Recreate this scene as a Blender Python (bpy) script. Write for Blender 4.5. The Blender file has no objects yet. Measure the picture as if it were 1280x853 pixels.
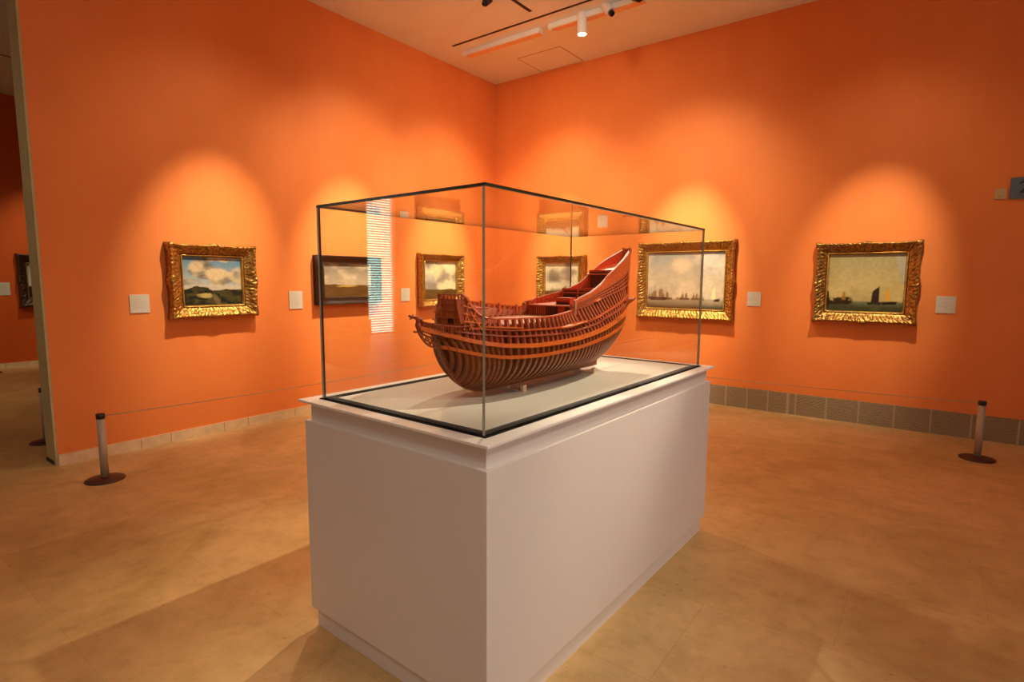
import bpy, bmesh, math, random
import numpy as np
from mathutils import Vector, Matrix
R = math.radians
PI = math.pi
random.seed(7)
SC = bpy.context.scene
COL = SC.collection

# ------------------------------------------------------------------ helpers
def lin(c):
    return tuple((x/255/12.92 if x/255 <= .04045 else ((x/255+.055)/1.055)**2.4) for x in c)

def link(name, me, mats=None, parent=None):
    o = bpy.data.objects.new(name, me)
    COL.objects.link(o)
    if mats is not None:
        for m in (mats if isinstance(mats, (list, tuple)) else [mats]):
            me.materials.append(m)
    if parent is not None:
        o.parent = parent
    return o

def obj(name, bm, mats, parent=None, smooth=False):
    me = bpy.data.meshes.new(name)
    bm.normal_update()
    if smooth:
        for f in bm.faces:
            f.smooth = True
    bm.to_mesh(me); bm.free()
    return link(name, me, mats, parent)

def empty(name, loc=(0, 0, 0), rz=0.0):
    o = bpy.data.objects.new(name, None)
    o.empty_display_size = .1
    o.location = loc; o.rotation_euler = (0, 0, rz)
    COL.objects.link(o)
    return o

def tag(o, label, cat, group=None):
    o['label'] = label; o['category'] = cat
    if group:
        o['group'] = group
    return o

def struct(o):
    o['kind'] = 'structure'
    return o

def bm_new():
    return bmesh.new()

def add_box(bm, x0, x1, y0, y1, z0, z1, mi=0, bevel=0.0):
    vs = [bm.verts.new(p) for p in ((x0,y0,z0),(x1,y0,z0),(x1,y1,z0),(x0,y1,z0),(x0,y0,z1),(x1,y0,z1),(x1,y1,z1),(x0,y1,z1))]
    fs = []
    for q in ((0,3,2,1),(4,5,6,7),(0,1,5,4),(1,2,6,5),(2,3,7,6),(3,0,4,7)):
        f = bm.faces.new([vs[i] for i in q]); f.material_index = mi; fs.append(f)
    if bevel > 0:
        es = list({e for f in fs for e in f.edges})
        bmesh.ops.bevel(bm, geom=es, offset=bevel, segments=2, affect='EDGES', profile=.6)
    return fs

def add_lathe(bm, prof, n=32, c=(0, 0, 0), mi=0):
    rings = []
    for r, z in prof:
        if r < 1e-6:
            rings.append([bm.verts.new((c[0], c[1], c[2]+z))])
        else:
            rings.append([bm.verts.new((c[0]+r*math.cos(2*PI*i/n), c[1]+r*math.sin(2*PI*i/n), c[2]+z)) for i in range(n)])
    for a, b in zip(rings[:-1], rings[1:]):
        for i in range(n):
            j = (i+1) % n
            if len(a) == 1 and len(b) == 1: continue
            if len(a) == 1: f = bm.faces.new((a[0], b[j], b[i]))
            elif len(b) == 1: f = bm.faces.new((a[i], a[j], b[0]))
            else: f = bm.faces.new((a[i], a[j], b[j], b[i]))
            f.material_index = mi
    return rings

def add_tube(bm, pts, rad, n=8, mi=0, caps=True):
    pts = [Vector(p) for p in pts]
    rings = []
    for i, p in enumerate(pts):
        t = (pts[min(i+1, len(pts)-1)] - pts[max(i-1, 0)]).normalized()
        up = Vector((0, 0, 1)) if abs(t.z) < .9 else Vector((1, 0, 0))
        a = t.cross(up).normalized(); b = t.cross(a)
        r = rad[i] if isinstance(rad, (list, tuple)) else rad
        rings.append([bm.verts.new(p + (a*math.cos(2*PI*k/n) + b*math.sin(2*PI*k/n))*r) for k in range(n)])
    for A, B in zip(rings[:-1], rings[1:]):
        for k in range(n):
            f = bm.faces.new((A[k], A[(k+1) % n], B[(k+1) % n], B[k])); f.material_index = mi
    if caps:
        bm.faces.new(rings[0][::-1]).material_index = mi
        bm.faces.new(rings[-1]).material_index = mi

def add_sweep(bm, frames, mi=0, caps=True):
    """frames: list of lists of points (closed cross sections of equal length)."""
    rings = [[bm.verts.new(p) for p in fr] for fr in frames]
    m = len(rings[0])
    for A, B in zip(rings[:-1], rings[1:]):
        for k in range(m):
            f = bm.faces.new((A[k], A[(k+1) % m], B[(k+1) % m], B[k])); f.material_index = mi
    if caps:
        bm.faces.new(rings[0][::-1]).material_index = mi
        bm.faces.new(rings[-1]).material_index = mi

def add_grid(bm, P, mi=0):
    """P: 2d list of points -> quad sheet"""
    V = [[bm.verts.new(p) for p in row] for row in P]
    for i in range(len(V)-1):
        for j in range(len(V[0])-1):
            f = bm.faces.new((V[i][j], V[i+1][j], V[i+1][j+1], V[i][j+1])); f.material_index = mi
    return V

def solid_sheet(bm, P, Q, mi=0):
    """closed slab between two equal point grids"""
    A = [[bm.verts.new(p) for p in row] for row in P]
    B = [[bm.verts.new(p) for p in row] for row in Q]
    n, m = len(A), len(A[0])
    fs = []
    for i in range(n-1):
        for j in range(m-1):
            fs.append((A[i][j], A[i+1][j], A[i+1][j+1], A[i][j+1]))
            fs.append((B[i][j], B[i][j+1], B[i+1][j+1], B[i+1][j]))
    for i in range(n-1):
        fs.append((A[i][0], B[i][0], B[i+1][0], A[i+1][0]))
        fs.append((A[i][-1], A[i+1][-1], B[i+1][-1], B[i][-1]))
    for j in range(m-1):
        fs.append((A[0][j], A[0][j+1], B[0][j+1], B[0][j]))
        fs.append((A[-1][j], B[-1][j], B[-1][j+1], A[-1][j+1]))
    for q in fs:
        try:
            bm.faces.new(q).material_index = mi
        except ValueError:
            pass

# ------------------------------------------------------------------ materials
class NT:
    def __init__(s, name):
        s.m = bpy.data.materials.new(name); s.m.use_nodes = True
        s.t = s.m.node_tree; s.n = s.t.nodes; s.l = s.t.links
        s.b = s.n['Principled BSDF']; s.out = s.n['Material Output']
    def node(s, ty, **kw):
        nd = s.n.new(ty)
        for k, v in kw.items():
            if k.startswith('i_'):
                key = k[2:]
                nd.inputs[int(key) if key.isdigit() else key.replace('_', ' ')].default_value = v
            else:
                setattr(nd, k, v)
        return nd
    def link(s, a, b): s.l.new(a, b)
    def coords(s, scale=(1, 1, 1), kind='Object'):
        tc = s.node('ShaderNodeTexCoord'); mp = s.node('ShaderNodeMapping')
        mp.inputs['Scale'].default_value = scale
        s.link(tc.outputs[kind], mp.inputs['Vector'])
        return mp.outputs['Vector']
    def noise(s, vec, scale, detail=4, rough=.55, dist=0):
        nd = s.node('ShaderNodeTexNoise')
        nd.inputs['Scale'].default_value = scale; nd.inputs['Detail'].default_value = detail
        nd.inputs['Roughness'].default_value = rough; nd.inputs['Distortion'].default_value = dist
        s.link(vec, nd.inputs['Vector'])
        return nd.outputs['Fac']
    def ramp(s, fac, stops):
        r = s.node('ShaderNodeValToRGB'); e = r.color_ramp.elements
        while len(e) < len(stops): e.new(.5)
        for el, (p, c) in zip(e, stops):
            el.position = p; el.color = (*c, 1) if len(c) == 3 else c
        s.link(fac, r.inputs['Fac'])
        return r.outputs['Color']
    def mix(s, fac, a, b, mode='MIX'):
        m = s.node('ShaderNodeMix', data_type='RGBA', blend_type=mode)
        for k, v in ((0, fac), (6, a), (7, b)):
            if hasattr(v, 'is_output'): s.link(v, m.inputs[k])
            else: m.inputs[k].default_value = v if k == 0 else (*v, 1)
        return m.outputs[2]
    def math(s, op, a, b=0.0):
        m = s.node('ShaderNodeMath', operation=op)
        for k, v in ((0, a), (1, b)):
            if hasattr(v, 'is_output'): s.link(v, m.inputs[k])
            else: m.inputs[k].default_value = v
        return m.outputs[0]
    def bump(s, h, strength=.3, dist=.01):
        b = s.node('ShaderNodeBump'); b.inputs['Strength'].default_value = strength
        b.inputs['Distance'].default_value = dist
        s.link(h, b.inputs['Height']); s.link(b.outputs['Normal'], s.b.inputs['Normal'])
    def set(s, **kw):
        for k, v in kw.items():
            inp = s.b.inputs[k.replace('_', ' ')]
            if hasattr(v, 'is_output'): s.link(v, inp)
            elif isinstance(v, tuple) and len(v) == 3: inp.default_value = (*v, 1)
            else: inp.default_value = v
        return s.m

def simple(name, c, rough=.5, metal=0.0, var=.06, scale=30, bump=0.0, spec=.5):
    t = NT(name)
    v = t.coords()
    f = t.noise(v, scale)
    col = t.ramp(f, [(.3, tuple(x*(1-var) for x in c)), (.7, tuple(min(1, x*(1+var)) for x in c))])
    t.set(Base_Color=col, Roughness=rough, Metallic=metal)
    t.b.inputs['Specular IOR Level'].default_value = spec
    if bump: t.bump(f, bump, .005)
    return t.m

M = {}
def wall_mat(name, a, b, c):
    t = NT(name)
    v = t.coords((1, 1, .22)); v2 = t.coords()
    n1 = t.noise(v, 2.2, 5, .6); n2 = t.noise(v2, 1.1, 4, .6); n3 = t.noise(v2, 60, 3, .6)
    col = t.ramp(n1, [(.25, a), (.5, b), (.75, c)])
    col2 = t.ramp(n2, [(.3, tuple(x*.90 for x in b)), (.7, tuple(min(1, x*1.08) for x in b))])
    col = t.mix(.45, col, col2)
    t.set(Base_Color=col, Roughness=.62)
    t.b.inputs['Specular IOR Level'].default_value = .3
    t.bump(n3, .08, .004)
    return t.m
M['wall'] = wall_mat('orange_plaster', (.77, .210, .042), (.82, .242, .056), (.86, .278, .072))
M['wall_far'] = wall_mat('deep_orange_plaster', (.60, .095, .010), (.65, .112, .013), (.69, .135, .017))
M['ceiling'] = simple('ceiling_paint', (.82, .90, .92), .8, var=.03, scale=2)
M['jamb'] = simple('olive_cream_paint', (.50, .43, .21), .6, var=.06, scale=8)
M['stone_skirt'] = simple('cream_stone', (.72, .55, .33), .4, var=.12, scale=12)
M['skirt_joint'] = simple('stone_joint', (.42, .29, .16), .8)
M['dark_gap'] = simple('dark_gap', (.05, .025, .012), .9)
M['hatch_line'] = simple('panel_joint', (.36, .24, .14), .9)

def floor_mat():
    t = NT('travertine_floor')
    v = t.coords()
    br = t.node('ShaderNodeTexBrick', offset=.5, squash=1.0)
    br.inputs['Scale'].default_value = 1.0
    br.inputs['Mortar Size'].default_value = .0016
    br.inputs['Mortar Smooth'].default_value = .3
    br.inputs['Bias'].default_value = 0.0
    br.inputs['Brick Width'].default_value = 1.05
    br.inputs['Row Height'].default_value = .62
    br.inputs['Color1'].default_value = (*(.63, .43, .185), 1)
    br.inputs['Color2'].default_value = (*(.68, .475, .22), 1)
    br.inputs['Mortar'].default_value = (*(.55, .36, .15), 1)
    t.link(v, br.inputs['Vector'])
    n1 = t.noise(v, 1.3, 6, .62, .6); n2 = t.noise(v, 7, 6, .7); n3 = t.noise(v, 55, 3, .6)
    cl = t.ramp(n1, [(.30, (.74, .69, .60)), (.5, (.95, .93, .90)), (.70, (1.12, 1.10, 1.08))])
    c2 = t.ramp(n2, [(.34, (.80, .75, .67)), (.5, (.98, .96, .93)), (.66, (1.08, 1.07, 1.05))])
    col = t.mix(1.0, br.outputs['Color'], cl, 'MULTIPLY')
    col = t.mix(.8, col, c2, 'MULTIPLY')
    vo = t.node('ShaderNodeTexVoronoi'); vo.inputs['Scale'].default_value = 14
    t.link(v, vo.inputs['Vector'])
    pit = t.ramp(vo.outputs['Distance'], [(.06, (1, 1, 1)), (.13, (0, 0, 0))])
    msk = t.ramp(t.noise(v, 2.7, 3), [(.5, (0, 0, 0)), (.62, (1, 1, 1))])
    pm = t.math('MULTIPLY', t.math('MULTIPLY', pit, msk), .55)
    col = t.mix(pm, col, (.30, .16, .06))
    t.set(Base_Color=col, Roughness=t.math('ADD', t.math('MULTIPLY', n2, .16), .33))
    t.b.inputs['Specular IOR Level'].default_value = .42
    t.bump(n3, .05, .002)
    return t.m
M['floor'] = floor_mat()

def grille_mat():
    t = NT('ribbed_metal_skirting')
    v = t.coords()
    w = t.node('ShaderNodeTexWave', wave_type='BANDS', bands_direction='Z', wave_profile='SIN')
    w.inputs['Scale'].default_value = 26; w.inputs['Distortion'].default_value = 5
    w.inputs['Detail'].default_value = 1; w.inputs['Detail Scale'].default_value = 2.2
    t.link(v, w.inputs['Vector'])
    col = t.ramp(w.outputs['Fac'], [(.2, (.20, .145, .075)), (.55, (.30, .225, .125)), (.85, (.38, .29, .17))])
    t.set(Base_Color=col, Roughness=.5, Metallic=.25)
    t.bump(w.outputs['Fac'], .6, .006)
    return t.m
M['grille'] = grille_mat()
M['grille_joint'] = simple('skirting_joint_metal', (.46, .37, .23), .5, .2)

M['plinth'] = simple('white_lacquer', (.78, .73, .68), .45, var=.015, scale=3)
M['rim'] = simple('white_rim_lacquer', (.86, .81, .74), .35, var=.015, scale=4)
M['deck_board'] = simple('off_white_display_board', (.80, .76, .66), .5, var=.02, scale=8)
M['gasket'] = simple('black_gasket', (.004, .0035, .0035), .85, spec=.1)
def glass_mat():
    t = NT('clear_glass')
    t.n.remove(t.b)
    g = t.node('ShaderNodeNewGeometry')
    ior = t.math('SUBTRACT', 1.5, t.math('MULTIPLY', g.outputs['Backfacing'], 1.5 - 1/1.5))
    fr = t.node('ShaderNodeFresnel'); t.link(ior, fr.inputs['IOR'])
    tr = t.node('ShaderNodeBsdfTransparent'); tr.inputs['Color'].default_value = (.985, .995, .985, 1)
    gl = t.node('ShaderNodeBsdfGlossy'); gl.inputs['Roughness'].default_value = 0.0
    gl.inputs['Color'].default_value = (1, 1, 1, 1)
    mx = t.node('ShaderNodeMixShader')
    t.link(fr.outputs[0], mx.inputs[0]); t.link(tr.outputs[0], mx.inputs[1]); t.link(gl.outputs[0], mx.inputs[2])
    t.link(mx.outputs[0], t.out.inputs['Surface'])
    return t.m
M['glass'] = glass_mat()
M['glass_edge'] = simple('green_glass_edge', (.035, .040, .022), .25)
M['glass_edge_light'] = simple('pale_glass_edge', (.40, .39, .28), .25)

def gold_mat(name, a, b, c, metal=.75, rough=.36, scale=45):
    t = NT(name)
    v = t.coords()
    n = t.noise(v, scale, 5, .65); n2 = t.noise(v, 9, 3)
    col = t.ramp(n, [(.3, a), (.52, b), (.72, c)])
    col = t.mix(t.math('MULTIPLY', n2, .35), col, a)
    t.set(Base_Color=col, Roughness=rough, Metallic=metal)
    t.bump(n, .35, .004)
    return t.m
M['gold'] = gold_mat('antique_gilt', (.13, .055, .010), (.46, .235, .045), (.80, .48, .12))
M['gold_dark'] = gold_mat('worn_dark_gilt', (.11, .045, .010), (.38, .20, .042), (.70, .42, .11))
M['gold_slip'] = gold_mat('smooth_gilt', (.45, .22, .035), (.70, .40, .08), (.85, .54, .14), rough=.3, scale=14)
M['ebony'] = simple('ebonised_wood', (.020, .010, .007), .32, var=.3, scale=18)
M['ebony_bead'] = simple('brown_wood_bead', (.10, .045, .018), .4, var=.2)
M['far_frame'] = gold_mat('dark_carved_wood', (.02, .008, .004), (.07, .028, .01), (.18, .08, .025), .3, .4)
M['label'] = simple('grey_white_card', (.62, .57, .46), .6, var=.02)
M['label_ink'] = simple('grey_print', (.55, .48, .36), .8)
M['steel'] = simple('brushed_steel', (.44, .36, .26), .42, .15, var=.05, scale=60)
M['blk_plastic'] = simple('black_plastic', (.015, .012, .010), .4)
M['base_brown'] = simple('dark_brown_cast_base', (.075, .028, .018), .42, .25, var=.15)
M['cord'] = simple('tan_elastic_cord', (.55, .36, .20), .8)
M['white_metal'] = simple('white_painted_metal', (.84, .82, .78), .4, var=.02)
M['switch'] = simple('cream_plastic', (.58, .42, .17), .45, var=.03)
M['sign'] = simple('blue_grey_plate', (.10, .15, .17), .45, var=.04)
M['sign_ink'] = simple('black_lettering', (.004, .004, .004), .6)
M['wall_glow'] = simple('wall_glow_orange', (.86, .52, .28), .5, var=.03)  # orange puts the wall glow on the fitting's underside into the colour
M['blind'] = simple('white_blind_slat', (.82, .82, .80), .5, var=.02)
M['support'] = simple('pale_pink_timber', (.85, .56, .42), .5, var=.06, scale=60)

def emis(name, c, s):
    t = NT(name)
    t.n.remove(t.b)
    e = t.node('ShaderNodeEmission'); e.inputs[0].default_value = (*c, 1); e.inputs[1].default_value = s
    t.link(e.outputs[0], t.out.inputs['Surface'])
    return t.m
M['lamp'] = emis('lit_lamp_face', (1, .86, .66), 30)
M['daylight'] = emis('daylight_behind_blinds', (.66, 1.0, .86), 6.5)

M['fill_pane'] = emis('added_daylight_fill', (.98, 1.0, .98), 2.1)  # glowing pane of the added fill window

def wood(name, a, b, c, rough=.38, spec=.5):
    t = NT(name)
    v = t.coords((6, 60, 60))
    n = t.noise(v, 3, 5, .6, .4); n2 = t.noise(t.coords(), 26, 3)
    col = t.ramp(n, [(.3, a), (.52, b), (.74, c)])
    col = t.mix(t.math('MULTIPLY', n2, .4), col, a)
    t.set(Base_Color=col, Roughness=rough)
    t.b.inputs['Specular IOR Level'].default_value = spec
    return t.m
M['frame_wood'] = wood('red_brown_rib_timber', (.15, .038, .009), (.25, .070, .018), (.35, .115, .033))
M['rib_up'] = wood('rosy_frame_timber', (.27, .046, .016), (.41, .085, .032), (.53, .145, .062))
M['wale_wood'] = wood('orange_mahogany', (.60, .10, .012), (.76, .16, .022), (.84, .22, .04), .42, .3)
M['plank_wood'] = wood('red_mahogany_planking', (.44, .062, .014), (.56, .095, .024), (.66, .145, .042), .45, .3)
M['inner_wood'] = wood('scarlet_inner_planking', (.50, .035, .010), (.62, .050, .012), (.70, .08, .02), .5, .3)
M['deck_wood'] = wood('rosy_deck_planking', (.48, .16, .085), (.60, .23, .13), (.70, .31, .19), .4)
M['shaded_wood'] = wood('interior_shade_timber', (.018, .004, .002), (.032, .007, .003), (.05, .011, .005), .6, .2)  # near-black, shade of openings and hull interior put into the colour
M['lining_wood'] = wood('shaded_inner_lining', (.035, .008, .003), (.055, .013, .004), (.08, .020, .007), .7, .2)  # near-black, puts the shade between the ribs into the lining colour
M['fore_wood'] = wood('tan_red_panelling', (.44, .115, .026), (.56, .165, .042), (.66, .22, .065), .45, .3)
M['beak_wood'] = wood('dark_red_carving', (.24, .036, .010), (.34, .060, .016), (.44, .10, .028), .45, .3)

# ------------------------------------------------------------------ camera (room frame: corner of the two orange walls at the origin)
CAM = Vector((5.469, -6.822, 1.499))
cr, cu, cf = Vector((.7990, .6015, .0051)), Vector((-.0708, .0855, .9939)), Vector((-.5971, .7943, -.1108))
cam = bpy.data.cameras.new('camera'); cam.sensor_width = 36; cam.lens = 694.33*36/1280
cam.clip_start = .05; cam.clip_end = 100
co = bpy.data.objects.new('camera', cam); COL.objects.link(co)
mw = Matrix((( cr.x, cu.x, -cf.x, CAM.x), (cr.y, cu.y, -cf.y, CAM.y), (cr.z, cu.z, -cf.z, CAM.z), (0, 0, 0, 1)))
loc, rot, _ = mw.decompose()
co.location = loc; co.rotation_mode = 'QUATERNION'; co.rotation_quaternion = rot
SC.camera = co

CE = 4.407
# ------------------------------------------------------------------ the setting
def plain(name, boxes, mat, **k):
    bm = bm_new()
    for b in boxes: add_box(bm, *b)
    return struct(obj(name, bm, mat, **k))
XR, YB, XF = 10.0, -14.6, -6.65
plain('floor', [(XF-.3, XR+.3, YB-.3, .3, -.12, 0)], M['floor'])
plain('ceiling', [(XF-.3, XR+.3, YB-.3, .3, CE, CE+.12)], M['ceiling'])
WT = .24
plain('wall_left', [(-WT+.02, 0, -5.56, 0, 0, CE)], M['wall'])
plain('trim_1', [(-WT, -.002, -5.576, -5.56, 0, CE)], M['jamb'])
plain('wall_right', [(-WT+.02, XR, 0, .24, 0, CE)], M['wall'])
VY0, VY1, VZ0, VZ1 = -10.2, -5.4, .7, 3.7
plain('wall_side', [(XR, XR+.24, YB, VY0, 0, CE), (XR, XR+.24, VY1, .24, 0, CE), (XR, XR+.24, VY0, VY1, 0, VZ0), (XR, XR+.24, VY0, VY1, VZ1, CE)], M['wall'])
def fill_window():  # added unseen window, its glowing pane fills the room with neutral light
    fr = bm_new(); x0, x1 = XR+.08, XR+.15
    for y in (VY0+.03, VY0+1.6, VY0+3.2, VY1-.03): add_box(fr, x0, x1, y-.03, y+.03, VZ0, VZ1)
    for z in (VZ0+.03, VZ1-.03): add_box(fr, x0+.004, x1-.004, VY0+.06, VY1-.06, z-.03, z+.03)
    w = struct(obj('added_fill_window', fr, M['white_metal']))
    bm = bm_new(); add_box(bm, x1+.004, x1+.014, VY0+.001, VY1-.001, VZ0+.001, VZ1-.001); obj('pane', bm, M['fill_pane'], w)
fill_window()
plain('wall_back', [(XF, XR, YB-.24, YB, 0, CE)], M['wall'])
plain('wall_entrance', [(-WT+.02, 0, YB, -9.6, 0, CE)], M['wall'])
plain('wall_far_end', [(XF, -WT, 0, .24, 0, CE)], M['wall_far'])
# far wall with an opening for the window
WY0, WY1, WZ1 = -13.95, -13.0, 4.0
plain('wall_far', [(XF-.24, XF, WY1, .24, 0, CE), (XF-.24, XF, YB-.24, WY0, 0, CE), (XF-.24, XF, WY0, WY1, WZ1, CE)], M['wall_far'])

def skirting(name, along, a0, a1, pos, depth, h, joints, mat, jmat, sgn):
    bm = bm_new()
    if along == 'y': add_box(bm, pos, pos+sgn*depth, a0, a1, 0, h) if sgn > 0 else add_box(bm, pos-depth, pos, a0, a1, 0, h)
    else: add_box(bm, a0, a1, pos-depth, pos, 0, h)
    o = struct(obj(name, bm, mat))
    bm = bm_new()
    for j, w in joints:
        if along == 'y': add_box(bm, pos+(depth if sgn > 0 else -depth)-.0008, pos+(depth if sgn > 0 else -depth)+.0012, j-w/2, j+w/2, 0.001, h-.001)
        else: add_box(bm, j-w/2, j+w/2, pos-depth-.0025, pos-depth+.001, 0.001, h+.001)
    obj('skirting_joints', bm, jmat, o)
    return o
skirting('baseboard_left', 'y', -5.56, 0, 0, .018, .088, [(-4.98, .006), (-4.74, .006), (-4.26, .006), (-4.02, .006), (-3.5, .006), (-2.9, .006), (-2.2, .006), (-1.5, .006)], M['stone_skirt'], M['skirt_joint'], 1)
skirting('baseboard_right', 'x', .018, XR, 0, .03, .235, [(x, w) for x, w in ((.6, .02), (1.2, .02), (1.8, .02), (2.4, .02), (3.0, .02), (3.58, .018), (3.82, .014), (4.05, .014), (4.26, .03), (4.34, .014), (4.64, .018), (4.94, .014), (5.25, .014), (5.55, .014), (5.86, .014), (6.2, .014), (6.6, .014))], M['grille'], M['grille_joint'], 1)
skirting('baseboard_far', 'y', WY1, -.01, XF, .018, .075, [(-6.2, .006), (-5.4, .006), (-4.6, .006), (-3.8, .006)], M['stone_skirt'], M['skirt_joint'], 1)

# dark foot of the wall end (shadow gap under the jamb)
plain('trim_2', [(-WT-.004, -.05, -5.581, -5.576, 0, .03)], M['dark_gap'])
# ceiling joints and slots
def ceil_strip(name, x0, x1, y0, y1, mat, d=.004):
    bm = bm_new(); add_box(bm, x0, x1, y0, y1, CE-d, CE+.001); return struct(obj(name, bm, mat))
ceil_strip('trim_3', .44, 3.6, -1.425, -1.395, M['dark_gap'])
ceil_strip('trim_4', 1.735, 1.775, -2.4, -1.575, M['dark_gap'])
ceil_strip('trim_5', -4.57, -4.545, -9.0, -2.0, M['dark_gap'])
# ceiling access panel: four hairline joints around a flush plate
bm = bm_new()
add_box(bm, .87, 1.52, -.60, -.03, CE-.003, CE+.001)
hp = obj('access_panel', bm, M['ceiling'])
tag(hp, 'flush square access panel in the ceiling near the corner of the room', 'ceiling panel')
bm = bm_new()
for b in ((.858, 1.532, -.612, -.60), (.858, 1.532, -.03, -.018), (1.52, 1.532, -.60, -.03), (.858, .87, -.60, -.03)):
    add_box(bm, b[0], b[1], b[2], b[3], CE-.002, CE+.001)
obj('joint', bm, M['hatch_line'], hp)

# window of the neighbouring room (seen mirrored in the glass)
def window():
    fr = bm_new()
    x0, x1 = XF-.16, XF-.10
    for b in ((WY0, WY0+.05, 0.0, WZ1), (WY1-.05, WY1, 0.0, WZ1), (WY0+.05, WY1-.05, WZ1-.05, WZ1), (WY0+.05, WY1-.05, 0, .05), (-13.10, -13.06, .05, WZ1-.05)):
        add_box(fr, x0, x1, b[0], b[1], b[2], b[3])
    w = struct(obj('window_1', fr, M['white_metal']))
    bm = bm_new(); add_box(bm, x0-.02, x0-.005, WY0, WY1, 0.0, WZ1)
    obj('pane', bm, M['daylight'], w)
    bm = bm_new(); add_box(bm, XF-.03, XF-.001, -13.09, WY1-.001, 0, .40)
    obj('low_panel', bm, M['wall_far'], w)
    bm = bm_new()
    z = .10
    while z < WZ1-.06:
        V = []
        for y in (WY0+.01, WY1-.01):
            V.append([bm.verts.new(p) for p in ((XF-.070, y, z-.015), (XF-.045, y, z+.015), (XF-.045, y, z+.0165), (XF-.070, y, z-.0135))])
        for k in range(4):
            bm.faces.new((V[0][k], V[0][(k+1) % 4], V[1][(k+1) % 4], V[1][k]))
        bm.faces.new(V[0][::-1]); bm.faces.new(V[1])
        z += .064
    obj('blind_slats', bm, M['blind'], w)
window()

# ------------------------------------------------------------------ noise for painted canvases
rng = np.random.RandomState(3)
_perm = rng.rand(256, 256)
def vnoise(x, y):
    xi = np.floor(x).astype(int); yi = np.floor(y).astype(int)
    fx = x-xi; fy = y-yi
    fx = fx*fx*(3-2*fx); fy = fy*fy*(3-2*fy)
    g = lambda i, j: _perm[i % 256, j % 256]
    return (g(xi, yi)*(1-fx)+g(xi+1, yi)*fx)*(1-fy)+(g(xi, yi+1)*(1-fx)+g(xi+1, yi+1)*fx)*fy
def fbm(x, y, o=5, seed=0):
    s = 0; a = .5; x = x+seed*17.3; y = y+seed*9.1
    for k in range(o):
        s = s+a*vnoise(x*2**k, y*2**k); a *= .5
    return s/(1-.5**o)
def C3(c): return np.array(lin(c))
def mixc(a, b, f): return a*(1-f[..., None])+b*f[..., None]
def sm(a, b, x):
    t = np.clip((x-a)/(b-a), 0, 1); return t*t*(3-2*t)
def blob(u, v, cu_, cv_, ru, rv, soft=.3):
    d = np.sqrt(((u-cu_)/ru)**2+((v-cv_)/rv)**2)
    return 1-sm(1-soft, 1+soft, d)
def tri(u, v, pts):
    """soft mask of a convex polygon (counter-clockwise)"""
    m = np.ones_like(u)
    n = len(pts)
    for i in range(n):
        (x0, y0), (x1, y1) = pts[i], pts[(i+1) % n]
        d = ((x1-x0)*(v-y0)-(y1-y0)*(u-x0))/math.hypot(x1-x0, y1-y0)
        m = m*sm(-.006, .006, d)
    return m
def full(u, c): return np.ones(u.shape+(3,))*C3(c)

def art_dunes(u, v):
    sky = mixc(full(u, (168, 176, 170)), full(u, (92, 128, 150)), sm(.35, 1, v))
    n = fbm(u*4, v*5, 5, 1)
    cloud = np.clip(blob(u, v, .30, .76, .20, .20)+blob(u, v, .62, .58, .20, .18)+.8*blob(u, v, .45, .66, .18, .12)+.8*blob(u, v, .93, .6, .14, .2)+.6*blob(u, v, .1, .45, .2, .1)+.8*blob(u, v, .7, .98, .35, .08), 0, 1)
    cloud = .92*sm(.18, .9, cloud*.75+n*.5-.1)
    cc = mixc(full(u, (98, 92, 80)), full(u, (208, 184, 140)), sm(.3, .8, fbm(u*5+.3, v*6-.4, 4, 4)+.25*blob(u, v, .57, .63, .16, .12)-.1*blob(u, v, .35, .6, .2, .1)))
    c = mixc(sky, cc, cloud)
    c = mixc(c, full(u, (205, 186, 150)), .55*blob(u, v, .5, .37, .7, .06))
    hz = .32+.015*np.sin(u*9)+.05*blob(u, v, .28, .32, .16, .5)
    land = mixc(full(u, (28, 30, 20)), full(u, (74, 68, 38)), sm(.3, .75, fbm(u*9, v*16, 5, 7)))
    land = mixc(land, full(u, (176, 160, 92)), blob(u, v, .36, .20, .13, .05)*sm(.3, .55, fbm(u*9, v*9, 3, 2)))
    land = mixc(land, full(u, (206, 186, 128)), blob(u, v, .75, .335, .28, .018))
    land = mixc(land, full(u, (120, 104, 70)), .7*blob(u, v, .55-.3*(v-.1), .1, .05, .14))
    return mixc(c, land, 1-sm(hz-.01, hz+.01, v))
def art_beach(u, v):
    c = mixc(full(u, (178, 160, 134)), full(u, (120, 110, 100)), sm(.4, 1, v))
    n = fbm(u*3, v*4, 5, 11)
    c = mixc(c, full(u, (206, 186, 152)), sm(.45, .7, n)*.8)
    c = mixc(c, full(u, (112, 102, 84)), .7*blob(u, v, .6, .8, .18, .14, .6))
    land = mixc(full(u, (70, 48, 22)), full(u, (112, 82, 40)), fbm(u*6, v*14, 4, 5))
    land = mixc(land, full(u, (190, 150, 66)), blob(u, v, .48, .32, .2, .025))
    hz = .35+.02*blob(u, v, .1, .35, .2, .4)
    return mixc(c, land, 1-sm(hz-.012, hz+.012, v))
def art_storm(u, v):
    n = fbm(u*3.2, v*3.2, 5, 21)
    c = mixc(full(u, (128, 120, 110)), full(u, (214, 200, 160)), sm(.35, .66, n))
    c = mixc(c, full(u, (222, 206, 156)), .8*blob(u, v, .38, .75, .17, .18, .6))
    c = mixc(c, full(u, (138, 140, 142)), .6*blob(u, v, .18, .55, .16, .12, .6))
    sea = mixc(full(u, (56, 40, 16)), full(u, (104, 80, 34)), fbm(u*6, v*18, 4, 6))
    return mixc(c, sea, 1-sm(.245, .265, v))
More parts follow.
